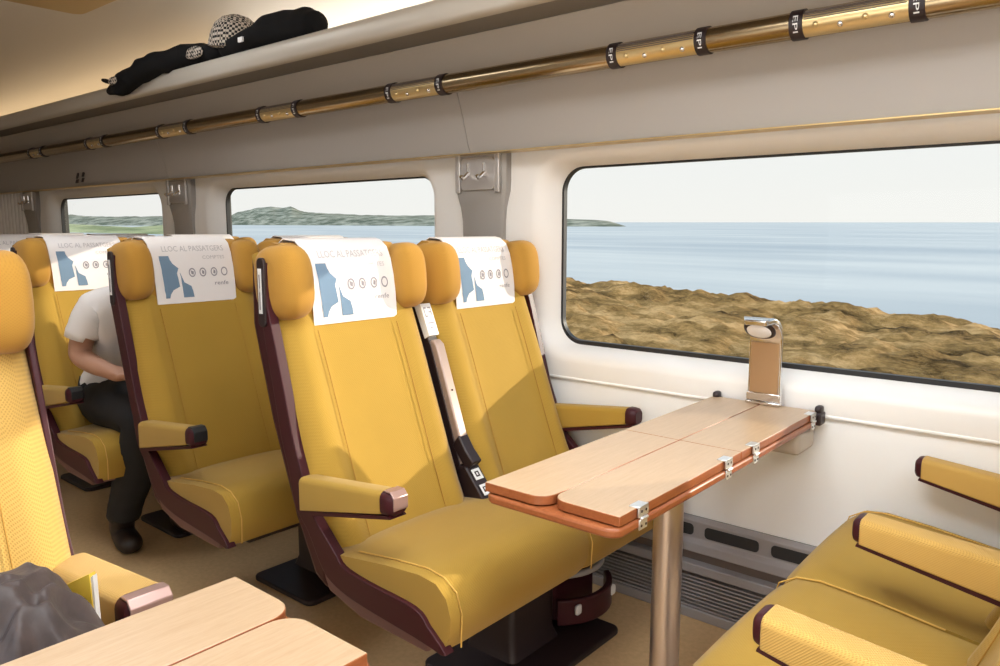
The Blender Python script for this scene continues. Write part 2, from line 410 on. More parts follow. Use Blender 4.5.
def make_seat(label, aisle_low=True, divider=False, ped=True, fab='fabric', arm_low=True, arm_high=False, arm_w=.055, group=None, weave_arm=False, footrest=False, join='hi', plate=None, folded=True, slim=False):
    t = thing('train_seat', label, 'seat', group=group)
    am = 'fabric_weave' if weave_arm else fab
    W = SW
    # cushion
    prof = [(-.012, .338), (.006, .375), (.010, .42), (-.004, .462), (-.035, .488), (-.09, .494), (-.20, .484), (-.34, .464), (-.43, .452), (-.455, .42), (-.40, .385), (-.2, .36)]
    mb = MB(); lp = []
    c0, c1 = (0, W + .018) if join == 'hi' else ((-.018, W) if join == 'lo' else (0, W))
    ys = [c0 + q for q in (0, .006, .02, .05, .10, .2, .3, .4)] + [c1 - q for q in (.07, .03, .008, 0)]
    cx, cz = -.2, .41
    for y in ys:
        e = min(y - c0, c1 - y); k = 1 - .035 * (1 - sm(e / .035)); hump = .008 * math.sin(PI * (y - c0) / (c1 - c0))
        lp.append([(cx + (a - cx) * (1 - (1 - k) * .6), y, cz + (b - cz) * k + (hump if b > .44 else 0)) for a, b in prof])
    mb.loops(lp)
    cu = mb.build('seat_cushion', fab, t, angle=60)
    for y in ([c0 + .028] if join != 'lo' else []) + ([c1 - .028] if join != 'hi' else []) + ([c0 + .004] if join == 'lo' else []):
        sb = MB(); sb.tube([(.0095, y, .345), (.0130, y, .42), (-.002, y, .4665), (-.04, y, .4905), (-.09, y, .497), (-.2, y, .4875), (-.33, y, .4695)], .0019, 6)
        sb.build('seam', 'seam', cu)
    # backrest
    bk = grid_pad(BACK, .05, .012, W - .012, back_bulge).build('backrest', fab, t, angle=60)
    for y in (.118, W - .118):
        sb = MB(); sb.tube([(p_ + .0105, y, q_ + .003) for p_, q_ in BACK[1:7]], .0014, 6); sb.build('seam', 'seamdark', bk)
    # shell behind
    sh = MB(); sh.prism([(-.655, 1.19), (-.735, 1.19), (-.74, 1.0), (-.67, .75), (-.575, .5), (-.50, .36), (-.44, .33), (-.44, .40), (-.52, .60), (-.62, .9)], .014, W - .014)
    sh.build('back_shell', 'maroon', t, bevel=.02, seg=4)
    # head pad and wings
    hd = MB(); hd.prism([(-.612, 1.012), (-.612, 1.06), (-.62, 1.115), (-.633, 1.165), (-.65, 1.196), (-.672, 1.211), (-.70, 1.214), (-.725, 1.20), (-.735, 1.17), (-.735, 1.02)], .06, W - .06)
    hd.build('headrest', 'fabric_head', t, angle=50)
    for s in (-1, 1):
        w = MB(); yc = .046 if s < 0 else W - .052
        rot = Matrix.Rotation(s * -.16, 3, 'Z') @ Matrix.Rotation(-.10, 3, 'Y')
        w.superell((-.628, yc, 1.112), (.082, .050, .098), .66, 28, 16, rot); w.build('headrest_wing', 'fabric_head', t, angle=80)
    build_cover(t)
    for y0, y1 in ([(-.012, .016)] if join != 'lo' else []) + ([(W - .016, W + (-.004 if slim else .012))] if join != 'hi' else []):
        side_frame(t, y0, y1)
    # label strip on the aisle wing
    if join != 'lo':
     ls = MB(); ls.prism(rrect(-.656, -.624, 1.00, 1.178, .014, 4), -.017, -.008); st = ls.build('number_strip', 'darkbase', t, bevel=.002, seg=2)
     ls = MB(); ls.box(-.649, -.635, -.0185, -.016, 1.035, 1.150); lb = ls.build('number_label', 'label', st)
     g = MB()
     g.prism([(-.645, 1.045), (-.639, 1.045), (-.639, 1.09), (-.642, 1.09), (-.642, 1.10), (-.639, 1.10), (-.639, 1.135), (-.645, 1.135), (-.643, 1.11), (-.645, 1.08)], -.0193, -.018)
     g.build('number_marks', 'greyprint', lb)
    # under pan
    up = MB(); up.prism([(-.055, .340), (-.07, .312), (-.30, .318), (-.42, .35), (-.44, .39), (-.2, .37)], .0, W); up.build('seat_pan', 'maroon_soft', t, bevel=.008, seg=3)
    if arm_low: armrest(t, -.022, -.022 + arm_w, am, plate=plate, small=weave_arm)
    if arm_high: armrest(t, W + .022 - arm_w, W + .022, am, plate=plate, small=weave_arm)
    if divider:      # folded-up middle armrest, number plate and socket box, between the two seats
        y0, y1 = W + .008, W + .047
        d = MB(); d.prism([(-.42, .44), (-.46, .56), (-.575, .90), (-.66, 1.03), (-.70, 1.03), (-.62, .80), (-.50, .46)], y0, y1); d.build('divider_panel', 'darkbase', t, bevel=.004, seg=2)
        if folded:
            d = MB(); d.prism([(-.590, .905), (-.572, .915), (-.553, .90), (-.455, .62), (-.435, .585), (-.425, .56), (-.46, .54), (-.49, .60)], y0 + .002, y1 - .001)
            a = d.build('folded_armrest', 'armmetal', t, bevel=.005, seg=3); a['label'] = 'folded-up metal armrest'
            d = MB(); d.prism([(-.462, .635), (-.432, .592), (-.400, .560), (-.43, .53), (-.49, .60)], y0 - .001, y1 + .001); d.build('armrest_hinge', 'darkbase', a, bevel=.005, seg=2)
            d = MB(); d.lathe([(.0, -.0), (.003, 0), (.003, .002), (0, .002)], (-.505, (y0 + y1) / 2, .765), 10, 'x'); d.build('screw', 'black', a)
        def pp(f, h): return (-.618 + .040 * h + .0012, y0 - .002 + (y1 - y0 + .004) * f, 1.022 - .095 * h + .0006)
        d = MB(); d.prism([(-.618, 1.022), (-.578, .927), (-.60, .915), (-.645, 1.015)], y0 - .002, y1 + .002); pl = d.build('number_plate', 'label', t, bevel=.0008, seg=1)
        g = MB()
        for (f0, f1, h0, h1) in ((.15, .4, .12, .17), (.15, .22, .17, .42), (.15, .4, .38, .43), (.55, .85, .12, .17), (.78, .85, .17, .40), (.55, .85, .26, .30), (.2, .8, .60, .64), (.3, .6, .74, .78)):
            g.add([pp(f0, h0), pp(f1, h0), pp(f1, h1), pp(f0, h1)], [(0, 1, 2, 3)])
        g.build('plate_marks', 'greyprint', pl, smooth=False)
        d = MB(); d.prism([(-.425, .545), (-.350, .455), (-.37, .435), (-.45, .44), (-.46, .54)], y0 - .010, y1 + .008); sx = d.build('socket_box', 'darkbase', t, bevel=.005, seg=2)
        for f in (.13, .57):
            g = MB()
            def pp(q, h): return (-.425 + .075 * h + .002, y0 - .003 + (y1 - y0 + .004) * q, .545 - .09 * h + .0025)
            for (q0, q1, h0, h1) in ((0.1, .3, f, f + .3), (.7, .9, f, f + .3), (.3, .7, f, f + .07), (.3, .7, f + .22, f + .3), (.42, .58, f + .1, f + .18)):
                g.add([pp(q0, h0), pp(q1, h0), pp(q1, h1), pp(q0, h1)], [(0, 1, 2, 3)])
            g.build('socket', 'label', sx, smooth=False)
    if ped:
        p = MB(); p.prism(rrect(-.42, -.08, W - .20, W + .34, .03, 5), 0, .018, 'z'); pb = p.build('pedestal_plate', 'darkbase', t, bevel=.005, seg=2)
        p = MB(); p.loops([[(x0, y, z) for x0, y in rrect(-.39 + d_, -.20 - d_, W - .05 + d_, W + .18 - d_, .02, 4)] for z, d_ in ((.016, 0), (.05, .012), (.31, .012), (.325, 0))])
        p.build('pedestal_column', 'darkbase', t)
        p = MB(); p.box(-.36, -.10, W - .40, W + .40, .285, .322); p.build('cross_beam', 'darkbase', t, bevel=.006, seg=2)
        p = MB(); p.box(-.40, -.30, W + .09, W + .20, .12, .24); p.build('seat_control_box', 'black', t, bevel=.01, seg=2)
    if footrest:
        f = MB(); lp = []
        for k in range(13):
            a = -.9 + 1.8 * k / 12; cx_, cy_ = -.31, W + .30
            R1, R2 = .185, .165
            lp.append([(cx_ + R1 * math.cos(a), cy_ + R1 * math.sin(a), .055), (cx_ + R1 * math.cos(a), cy_ + R1 * math.sin(a), .135), (cx_ + R2 * math.cos(a), cy_ + R2 * math.sin(a), .135), (cx_ + R2 * math.cos(a), cy_ + R2 * math.sin(a), .055)])
        f.loops(lp); f.prism(rrect(-.38, -.22, W + .18, W + .40, .02, 4), .05, .17, 'z')
        ft = f.build('footrest_housing', 'maroon', t, bevel=.004, seg=2)
        for a in (-.55, .45):
            g = MB(); x, y = -.31 + .187 * math.cos(a), W + .30 + .187 * math.sin(a); g.superell((x, y, .105), (.006, .014, .016), .5, 10, 8)
            g.build('footrest_label', 'label', ft)
        b = MB(); b.tube([(-.31 + .15 * math.cos(-1 + k * .2), W + .30 + .15 * math.sin(-1 + k * .2), .20) for k in range(11)], (.010), 10); b.build('footrest_bar', 'heater', ft)
    return t

YA, YW = 1.120, 1.672      # aisle / window seat origins
X0 = -1.09; PITCH = .875
GR = 'ochre double seats facing the folding table side'
s1 = make_seat('ochre aisle seat at the wooden table, its white headrest cover crossed by a diagonal shadow', divider=True, footrest=True, plate='capmetal', group=GR)
s1.location = (X0, YA, 0)
w1 = make_seat('ochre window seat behind the table, window-side armrest, half sunlit backrest', divider=False, ped=False, arm_low=False, arm_high=True, join='lo', group=GR)
w1.location = (X0, YW, 0)
def place(src, x, y, label):
    o = copy_tree(src); o.location = (x, y, 0); o['label'] = label; return o
s2 = make_seat('', divider=True, folded=False, plate='black', group=GR); s2.location = (X0 - PITCH + .005, YA, 0)
s2['label'] = 'ochre aisle seat in shade, second row behind the table, blue-printed cover clearly readable'
w2 = place(w1, X0 - PITCH, YW, 'ochre window seat of the second row, mostly hidden behind the sunlit aisle seat')
s3 = place(s2, X0 - 2 * PITCH - .005, YA, 'ochre aisle seat with the person in a white shirt sitting on it')
w3 = place(w1, X0 - 2 * PITCH, YW, 'ochre window seat of the third row, only its white cover top showing')
s4 = place(s2, X0 - 3 * PITCH, YA, 'ochre aisle seat behind the person, its sunlit white cover at the left edge')
w4 = place(w1, X0 - 3 * PITCH, YW, 'window seat of the fourth row, white cover top below the farthest window')
w5 = place(w1, X0 - 4 * PITCH, YW, 'farthest window seat, a sliver of white cover under the far pillar')

# opposite pair at the table, facing the other way
r0 = make_seat('ochre aisle seat in the bottom right corner facing the table, two woven armrests', divider=False, ped=True, arm_low=False, arm_high=True, arm_w=.07, join='lo', group='ochre seats on the near side of the table', weave_arm=True)
# rotated by 180 degrees: local y=0 side becomes the higher Y side
r0.location = (-.578, YA + SW, 0); r0.rotation_euler.z = PI
armrest(r0, -.050, .020, 'fabric_weave', -.56, small=True)
r0w = make_seat('ochre window seat at the right edge facing the table, armrest against the white wall', ped=False, join='hi', arm_w=.06, arm_low=True, weave_arm=True, group='ochre seats on the near side of the table')
r0w.location = (-.578, YW + SW + .012, 0); r0w.rotation_euler.z = PI

# seat across the aisle
l1 = make_seat('bright yellow seat at the left edge across the aisle, armrest beside the near table', fab='fabric_weave', ped=True, arm_low=False, arm_high=True, arm_w=.082, plate='capmetal', join='', slim=True)
l1.location = (-1.03, .036, 0)

# ------------------------------------------------------------------ folding tables
def leaf_poly(x0, x1, y0, y1, r, corner):
    pts = []
    for (cx, cy, a0, key) in ((x1, y1, 0, 'ne'), (x0, y1, 90, 'nw'), (x0, y0, 180, 'sw'), (x1, y0, 270, 'se')):
        if key in corner:
            sx = cx - r if cx == x1 else cx + r; sy = cy - r if cy == y1 else cy + r
            for k in range(9):
                a = math.radians(a0 + 90 * k / 8); pts.append((sx + r * math.cos(a), sy + r * math.sin(a)))
        else: pts.append((cx, cy))
    return pts
def make_table(name, label, y0, y1, sgn, lean_pole, x0=-1.003, x1=-.690, lamp=False):
    """sgn=+1: free end at y0 (aisle), wall end at y1; -1 the other way round"""
    t = thing(name, label, 'table', ((x0 + x1) / 2, (y0 + y1) / 2, 0)); cx, cy = (x0 + x1) / 2, (y0 + y1) / 2
    def P(pts): return [(a - cx, b - cy) for a, b in pts]
    free = y0 if sgn > 0 else y1; wall = y1 if sgn > 0 else y0
    fr_corner = 'sw se' if sgn > 0 else 'nw ne'
    lo, hi = min(free - sgn * .006, wall), max(free - sgn * .006, wall)
    if lamp: pass
    b = MB(); b.prism(P(leaf_poly(x0 - .002, x1 + .004, lo, hi, .03, fr_corner)), .697, .716, 'z'); b.build('table_board', 'edge', t, bevel=.006, seg=3)
    mid = free + sgn * .545; xm = x0 + .155
    fl = .022
    parts = []
    for (a0, a1, f0, f1, cor) in ((x0, xm - .0015, free, mid - sgn * .001, 'se' if sgn > 0 else 'ne'), (xm + .0015, x1, free + sgn * .010, mid - sgn * .001, 'sw' if sgn > 0 else 'nw'),
                                  (x0, xm - .0015, mid + sgn * .001, wall - sgn * fl, ''), (xm + .0015, x1, mid + sgn * .001, wall - sgn * fl, '')):
        q0, q1 = min(f0, f1), max(f0, f1); m_ = MB(); n0 = None
        pts = P(leaf_poly(a0, a1, q0, q1, .038, cor)); m_.prism(pts, .7185, .738, 'z')
        for i in range(len(m_.mi)): m_.mi[i] = 1
        m_.mi[1] = 0
        m_.build('table_leaf', ['beech', 'edge'], t, bevel=.0018, seg=2)
    for yy in (free + sgn * .085, mid - sgn * .08, mid + sgn * .075, wall - sgn * .07):
        h = MB(); y_ = yy - cy; X = x1 - cx
        h.box(X + .003, X + .0065, y_ - .018, y_ + .018, .720, .741); h.box(X + .003, X + .0065, y_ - .014, y_ + .014, .695, .715)
        h.box(X - .016, X + .0065, y_ - .018, y_ + .018, .7375, .7405)
        h.tube([(X + .0075, y_ - .012, .717), (X + .0075, y_ + .012, .717)], .0035, 8)
        hg = h.build('hinge', 'hinge', t, bevel=.0008, seg=1)
        g = MB()
        for dy in (-.008, .008):
            for z in (.703, .731): g.lathe([(0, 0), (.0028, 0), (.0028, .0012), (0, .0012)], (X + .0062, y_ + dy, z), 8, 'x')
        g.build('hinge_screw', 'darkbase', hg)
    p = MB(); py_ = lean_pole - cy
    p.lathe([(.036, 0), (.036, .69), (.034, .692)], (0 + .004, py_, 0), 32); p.build('table_leg', 'silver', t)
    p = MB(); p.lathe([(.085, 0), (.085, .008), (.045, .02), (.04, .02)], (.004, py_, 0), 32); p.build('leg_flange', 'silver', t)
    # wall bracket and latches
    w = wall - cy
    k = MB(); k.box(-.04, x1 - cx - .01, min(w, w - sgn * .13), max(w, w - sgn * .13), .625, .691); k.build('wall_bracket', 'wallbracket', t, bevel=.015, seg=3)
    for X in (x0 - cx + .01, x1 - cx + .004):
        k = MB(); k.box(X - .012, X + .012, w - sgn * .03 - .012, w - sgn * .03 + .03, .70, .735); k.superell((X, w - sgn * .02, .742), (.010, .018, .012), .6, 12, 8); k.build('latch', 'darkbase', t, bevel=.003, seg=2)
    return t
make_table('folding_table', 'wooden folding table under the big window, round metal leg, metal lamp at its end', 1.140, 2.236, 1, 1.63)
make_table('folding_table', 'pale wooden folding table in the bottom left foreground, across the aisle', -.50, .577, -1, .07)

# ------------------------------------------------------------------ table lamp
t = thing('table_lamp', 'brushed metal table lamp with curved top at the wall end of the wooden table', 'lamp', (-.838, 2.195, .7395))
prof = [(0, 0), (0, .19), (-.006, .212), (-.022, .236), (-.045, .252), (-.075, .258)]
prof = [(0, .0), (0, .10), (0, .185), (-.004, .205), (-.016, .228), (-.036, .246), (-.062, .254), (-.092, .248)]
lp = []
for i, (y, z) in enumerate(prof):
    a = Vector(prof[max(i - 1, 0)]); b = Vector(prof[min(i + 1, len(prof) - 1)]); tt = (b - a).normalized(); n_ = Vector((tt.y, -tt.x))
    w = .048 if i < 6 else (.046 if i == 6 else .030)
    th = .008
    lp.append([(-w, y + n_.x * th, z + n_.y * th), (w, y + n_.x * th, z + n_.y * th), (w, y - n_.x * th, z - n_.y * th), (-w, y - n_.x * th, z - n_.y * th)])
body = MB().loops(lp).build('lamp_body', 'chrome', t, bevel=.004, seg=3)
fp = MB(); fp.box(-.042, .042, -.0105, -.0075, .035, .185); fp.build('front_plate', 'bronze', t, bevel=.002, seg=2)
fp = MB(); fp.box(-.051, .051, -.016, .014, 0, .010); fp.box(-.050, .050, -.012, .012, .010, .035); fp.build('foot', 'chrome', t, bevel=.003, seg=2)
rot = Matrix.Rotation(-.85, 3, 'X')
hd = MB(); hd.superell((0, -.056, .226), (.046, .036, .010), .9, 24, 10, rot); hd.build('lens_rim', 'darkbase', t)
hd = MB(); hd.superell((0, -.060, .2225), (.036, .027, .009), .9, 24, 10, rot); hd.build('lamp_lens', 'reading', t)
# ------------------------------------------------------------------ coach shell
XL, XR = -9.2, 2.6
def slab(name, prof, mat, x0=XL, x1=XR, th=.02, smooth=True):
    """extruded open (Y,z) profile with thickness away from the cabin"""
    P = [Vector(p) for p in prof]; back = []
    for i in range(len(P)):
        a = P[max(i - 1, 0)]; b = P[min(i + 1, len(P) - 1)]; tt = (b - a).normalized(); back.append(P[i] + Vector((tt.y, -tt.x)) * th)
    ring = [(p.x, p.y) for p in P] + [(p.x, p.y) for p in reversed(back)]
    mb = MB(); mb.loops([[(x, a, b) for a, b in ring] for x in (x0, x1)])
    return mb.build(name, mat, None, angle=50)
fl = MB(); fl.box(XL, XR, -.62, 2.36, -.06, 0); struct(fl.build('floor', 'floor'))
struct(slab('ceiling', [(2.30, 1.98), (2.24, 2.08), (2.12, 2.16), (1.95, 2.215), (1.7, 2.245), (1.3, 2.26), (.87, 2.265), (.4, 2.26), (.04, 2.245), (-.21, 2.215), (-.38, 2.16), (-.50, 2.08), (-.56, 1.98)][::-1], 'ceiling', th=-.03))
# window side
WC = [-.84 + 2.285 * k for k in range(-2, 2)]
YI = 2.24
for k, c in enumerate(sorted(WC, reverse=True)):
    def ring(x0, x1, z0, z1, r, y): return [(c + a, y, b) for a, b in rrect(x0, x1, z0, z1, r, 10)]
    mb = MB()
    mb.loops([ring(-1.1425, 1.1425, .722, 1.56, .001, YI + .03), ring(-1.1425, 1.1425, .722, 1.56, .001, YI), ring(-.905, .905, .775, 1.520, .15, YI), ring(-.882, .882, .795, 1.505, .14, YI + .006),
              ring(-.856, .856, .809, 1.488, .115, YI + .030), ring(-.836, .836, .823, 1.476, .10, YI + .055), ring(-.822, .822, .832, 1.470, .09, YI + .082)], cap=False)
    struct(mb.build('trim_%d' % (k + 1), 'cream', angle=60))
    gk = MB(); gk.loops([ring(-.824, .824, .829, 1.472, .09, YI + .080), ring(-.814, .814, .846, 1.464, .08, YI + .080), ring(-.814, .814, .846, 1.464, .08, YI + .10), ring(-.824, .824, .829, 1.472, .09, YI + .10)], cap=False)
    w = struct(gk.build('window_%d' % (k + 1), 'black', angle=30))
    gp = MB(); gp.add([(c + a, YI + .092, b) for a, b in rrect(-.818, .818, .836, 1.468, .08, 8)], [tuple(range(36))]); gp.build('glass_pane', 'glass', w, smooth=False)
lw = MB(); lw.box(XL, -6.5525, 2.24, 2.28, .722, 1.56)
for k in range(14): lw.lathe([(.020, .73), (.020, 1.545)], (-6.66 - .075 * k, 2.245, 0), 12)
struct(lw.build('wall_window_far', 'cream'))
lw = MB(); lw.box(XL, XR, 2.25, 2.28, .325, .720); struct(lw.build('wall_window_side', 'white'))
lw = MB(); lw.box(XL, XR, YI - .002, 2.26, .714, .724); struct(lw.build('trim_10', 'white', bevel=.003, seg=2))
# grey cove panel above the windows, in lengths with a fine joint over each pillar
edges = [XL, -6.55, -4.265, -1.98, .30, XR]
for k in range(5):
    o = slab('wall_cove_%d' % (k + 1), [(2.20, 1.528), (2.172, 1.532), (2.160, 1.56), (2.135, 1.65), (2.11, 1.72), (2.088, 1.775)], 'grey', edges[k] + .0015, edges[k + 1] - .0015, th=.015); struct(o); o.name = 'trim_%d' % (20 + k)
o = struct(slab('trim_30', [(2.088, 1.775), (2.07, 1.82), (2.045, 1.875), (2.03, 1.905)], 'beige', th=.015))
o = struct(slab('trim_31', [(2.03, 1.905), (2.04, 1.93), (2.10, 1.97), (2.30, 1.985)], 'beige', th=.01))
bt = MB(); bt.box(XL, XR, 2.150, 2.215, 1.5245, 1.5285); struct(bt.build('trim_32', 'brassbright'))
ow = MB(); ow.box(XL, XR, 2.345, 2.40, 0, .80); ow.box(XL, XR, 2.345, 2.40, 1.50, 2.3)
pr_ = XL
for c in WC + [XR + .90]:
    ow.box(pr_, min(c - .90, XR), 2.345, 2.40, .80, 1.50); pr_ = c + .90
struct(ow.build('wall_outer', 'outer'))
# other side of the coach (behind the camera)
ow = MB(); YB = -.60; yo = -.55
ow.box(XL, XR, YB, yo, 0, .86); ow.box(XL, XR, YB, yo, 1.48, 2.05); pr_ = XL
for c in [q for q in WC if q > -2] + [XR + .8]:  # far windows left out of this unseen wall to keep rear rows dim
    ow.box(pr_, min(c - .8, XR), YB, yo, .86, 1.48); pr_ = c + .8
struct(ow.build('wall_aisle_side', 'cream'))
for x, nm in ((XL - .05, 'wall_far_end'), (XR, 'wall_near_end')):
    e = MB(); e.box(x, x + .05, -.6, 2.4, 0, 2.3); struct(e.build(nm, 'cream'))
# roof skin so no daylight leaks over the ceiling
rf = MB(); rf.box(XL, XR, -.62, 2.42, 2.31, 2.36); struct(rf.build('ceiling_roof', 'pillar')).name = 'ceiling_skin'

# pillars with coat hooks
for k, xc in enumerate((-1.965, -4.245, -6.52)):
    lab = ['grey pillar cover with coat hooks between the two nearest windows', 'grey pillar cover with coat hooks between second and third windows', 'grey pillar cover at the far left beyond the last window', 'pillar cover with coat hooks right of the big window'][k]
    t = thing('pillar_cover', lab, 'pillar cover', (xc, YI, .73), group='pillar covers between the windows')
    mb = MB(); lp = []
    for z, w, d in ((0, .100, .02), (.40, .100, .02), (.55, .103, .022), (.60, .108, .028), (.66, .125, .036), (.70, .128, .040), (.80, .128, .040)):
        lp.append([(-w, 0, z), (-w, -d * .7, z), (-w + .012, -d, z), (w - .012, -d, z), (w, -d * .7, z), (w, 0, z)])
    mb.loops(lp); mb.build('cover_panel', 'pillar', t, angle=35)
    pl = MB(); pl.prism(rrect(-.085, .085, .665, .785, .02, 5), -.047, -.038); p_ = pl.build('hook_plate', 'hookplate', t, bevel=.002, seg=2)
    for sx in (-.098, .098):
        q = MB(); q.box(sx - .012, sx + .012, -.052, -.038, .655, .80); q.build('plate_rib', 'hookplate', t, bevel=.005, seg=3)
    for hx in (-.045, .035):
        h = MB(); h.tube([(hx, -.045, .73), (hx, -.070, .712), (hx + .004, -.084, .706), (hx + .004, -.092, .716)], [.008, .007, .006, .008], 10); h.tube([(hx, -.047, .715), (hx, -.047, .765)], .006, 8)
        h.build('coat_hook', 'chrome', t)
# pictogram plate on the cove far left
mb = MB()
for i, (a, b, c_, d_) in enumerate(((-.07, -.02, .02, .055), (-.06, -.03, -.03, .015), (-.05, -.01, -.06, -.035), (.03, .05, .03, .05), (.025, .055, -.02, .015), (.04, .07, -.055, -.03))):
    mb.box(a, b, -.004, 0, c_, d_)
o = mb.build('seat_number_sign', 'darkbase'); o.location = (-5.39, 2.146, 1.605); o.rotation_euler.x = -.27
tag(o, 'small dark pictogram sign on the grey panel above the far window', 'sign')

# heater along the wall foot
t = thing('wall_heater', 'grey wall heater with slots and louvred grille under the table', 'heater', (-3.2, 2.25, 0)); 
X_A, X_B = -5.9, 5.7
hb = MB(); hb.prism([(-.012, .325), (-.03, .318), (-.03, .262), (-.045, .25), (-.05, .222), (-.02, .218), (0, .218), (0, .325)], X_A, X_B, 'x'); hb.build('heater_top', 'heater', t, bevel=.003, seg=2)
for k in range(14):
    xa = 2.27 + .215 * (k - 9)
    sl = MB(); sl.prism(rrect(xa - .088, xa + .088, .270, .307, .012, 4), -.0325, -.029); sl.build('air_slot', 'slot', t)
hb = MB(); hb.box(X_A, X_B, -.028, 0, .188, .22); hb.build('channel', 'heaterbrown', t)
hb = MB(); hb.prism([(0, .19), (-.06, .186), (-.062, .158), (-.045, .15), (0, .15)], X_A, X_B, 'x'); hb.build('heater_ledge', 'heater', t, bevel=.003, seg=2)
hb = MB(); hb.box(X_A, X_B, -.02, 0, .03, .152); hb.build('grille_back', 'slot', t)
hb = MB()
for k in range(9):
    z = .040 + k * .0125; hb.prism([(-.022, z), (-.050, z - .003), (-.050, z + .0015), (-.022, z + .0045)], X_A, X_B, 'x')
hb.build('grille_louvres', 'heater', t)
hb = MB(); hb.box(X_A, X_B, -.056, 0, 0, .034); hb.build('heater_plinth', 'heater', t, bevel=.004, seg=2)

# luggage rack
t = thing('luggage_rack', 'long overhead luggage rack with rounded pale front lip above the windows', 'luggage rack', (-3.3, 1.72, 1.86)); LA, LB = XL + 3.3 + .01, XR + 3.3 - .01
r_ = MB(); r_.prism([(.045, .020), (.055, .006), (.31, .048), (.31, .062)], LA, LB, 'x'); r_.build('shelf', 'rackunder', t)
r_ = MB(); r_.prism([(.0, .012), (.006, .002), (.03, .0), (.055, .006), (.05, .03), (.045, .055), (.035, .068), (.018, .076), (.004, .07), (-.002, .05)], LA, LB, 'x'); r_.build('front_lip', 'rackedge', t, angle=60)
# cove lamp hidden on the rack
# light rail
t = thing('light_rail', 'long brass light rail with black lettered rings running under the luggage rack', 'rail', (-3.3, 2.0, 1.750))
r_ = MB(); r_.tube([(LA, 0, 0), (-3.55 + .5, 0, 0), (0, 0, 0), (LB, 0, 0)], .0325, 40); r_.build('brass_tube', 'brass', t, angle=80)
GL = text_mesh('EPI', 1, 'ring_text')
secs = [(-.717, -.450), (-1.243, -.969), (-2.204, -1.943), (-3.053, -2.787), (-3.974, -3.690), (-4.852, -4.640), (-5.75, -5.55), (.15, .42)]
for si, (a, b) in enumerate(secs):
    sp = MB(); lp = []
    for x in (a, b): lp.append([(x + 3.3, .0335 * math.cos(th), .0335 * math.sin(th)) for th in [math.radians(150 + 5 * k) for k in range(23)]] + [(x + 3.3, .0318 * math.cos(th), .0318 * math.sin(th)) for th in [math.radians(150 + 5 * k) for k in range(22, -1, -1)]])
    sp.loops(lp)
    s_ = sp.build('spotlight_strip', 'brassbright', t, angle=80)
    gr = MB()
    for k in range(5):
        th = math.radians(152 + k * 9 - 14); gr.box(a + 3.3 + .02, b + 3.3 - .02, .0345 * math.cos(th) - .0012, .0345 * math.cos(th) + .0012, .0345 * math.sin(th) - .0008, .0345 * math.sin(th) + .0008)
    gr.build('vent_groove', 'heaterbrown', s_)
    for k in range(4):
        x = a + 3.3 + (b - a) * (.18 + .21 * k); th = math.radians(205 + (8 if k % 2 else -4))
        c_ = Vector((x, .033 * math.cos(th), .033 * math.sin(th))); q = MB(); q.superell(c_, (.0075, .0075, .0075), 1, 12, 8); q.build('spot_bulb', 'chrome' if k % 2 else 'brassbright', s_)
    for x in (a, b):
        r_ = MB(); x_ = x + 3.3
        r_.lathe([(.0325, -.017), (.0362, -.016), (.0362, .016), (.0325, .017)], (x_, 0, 0), 36, 'x'); rg = r_.build('lettered_ring', 'darkbase', t, angle=40)
        vs, fs = GL; w_ = max(v[0] for v in vs); h_ = max(v[1] for v in vs); q = MB()
        out = []
        for v_ in vs:
            th = math.radians(150 + 70 * (v_[0] / w_)); rr = .0368
            out.append((x_ + (.5 - v_[1] / h_) * -.012, rr * math.cos(th), rr * math.sin(th)))
        q.add(out, fs); q.build('ring_lettering', 'label', rg, smooth=False)

# ceiling panel, unseen light panels added under it, rack strips
t = thing('ceiling_panel', 'amber ceiling panel corner at the top left', 'ceiling panel', (-1.4, .80, 2.235))
mb = MB(); mb.prism(rrect(-2.47, 3.6, -.79, .79, .05, 5), -.012, .018, 'z'); mb.build('panel_body', 'amber', t, bevel=.006, seg=2)
for k, (x0_, x1_) in enumerate(((-1.75, -1.35), (.15, 1.3), (1.7, 3.2))):  # out-of-view light panels, added to brighten walls and seats
    mb = MB(); mb.box(x0_, x1_, -.55, .55, -.018, -.012); mb.build('added_light_panel', 'lamp', t)
cv = MB(); cv.box(-3.3, XR - .1, 2.06, 2.20, 1.99, 2.0); o = cv.build('cove_light', 'lampcove'); tag(o, 'bright strip lamp on top of the luggage rack, right of the clothes', 'lamp')
cv = MB(); cv.box(XL + .1, -3.32, 2.06, 2.20, 1.99, 2.0); o = cv.build('cove_light', 'addedstrip'); tag(o, 'unseen warm light strip added on top of the luggage rack at the far left', 'lamp')  # added to lift the dark far ceiling

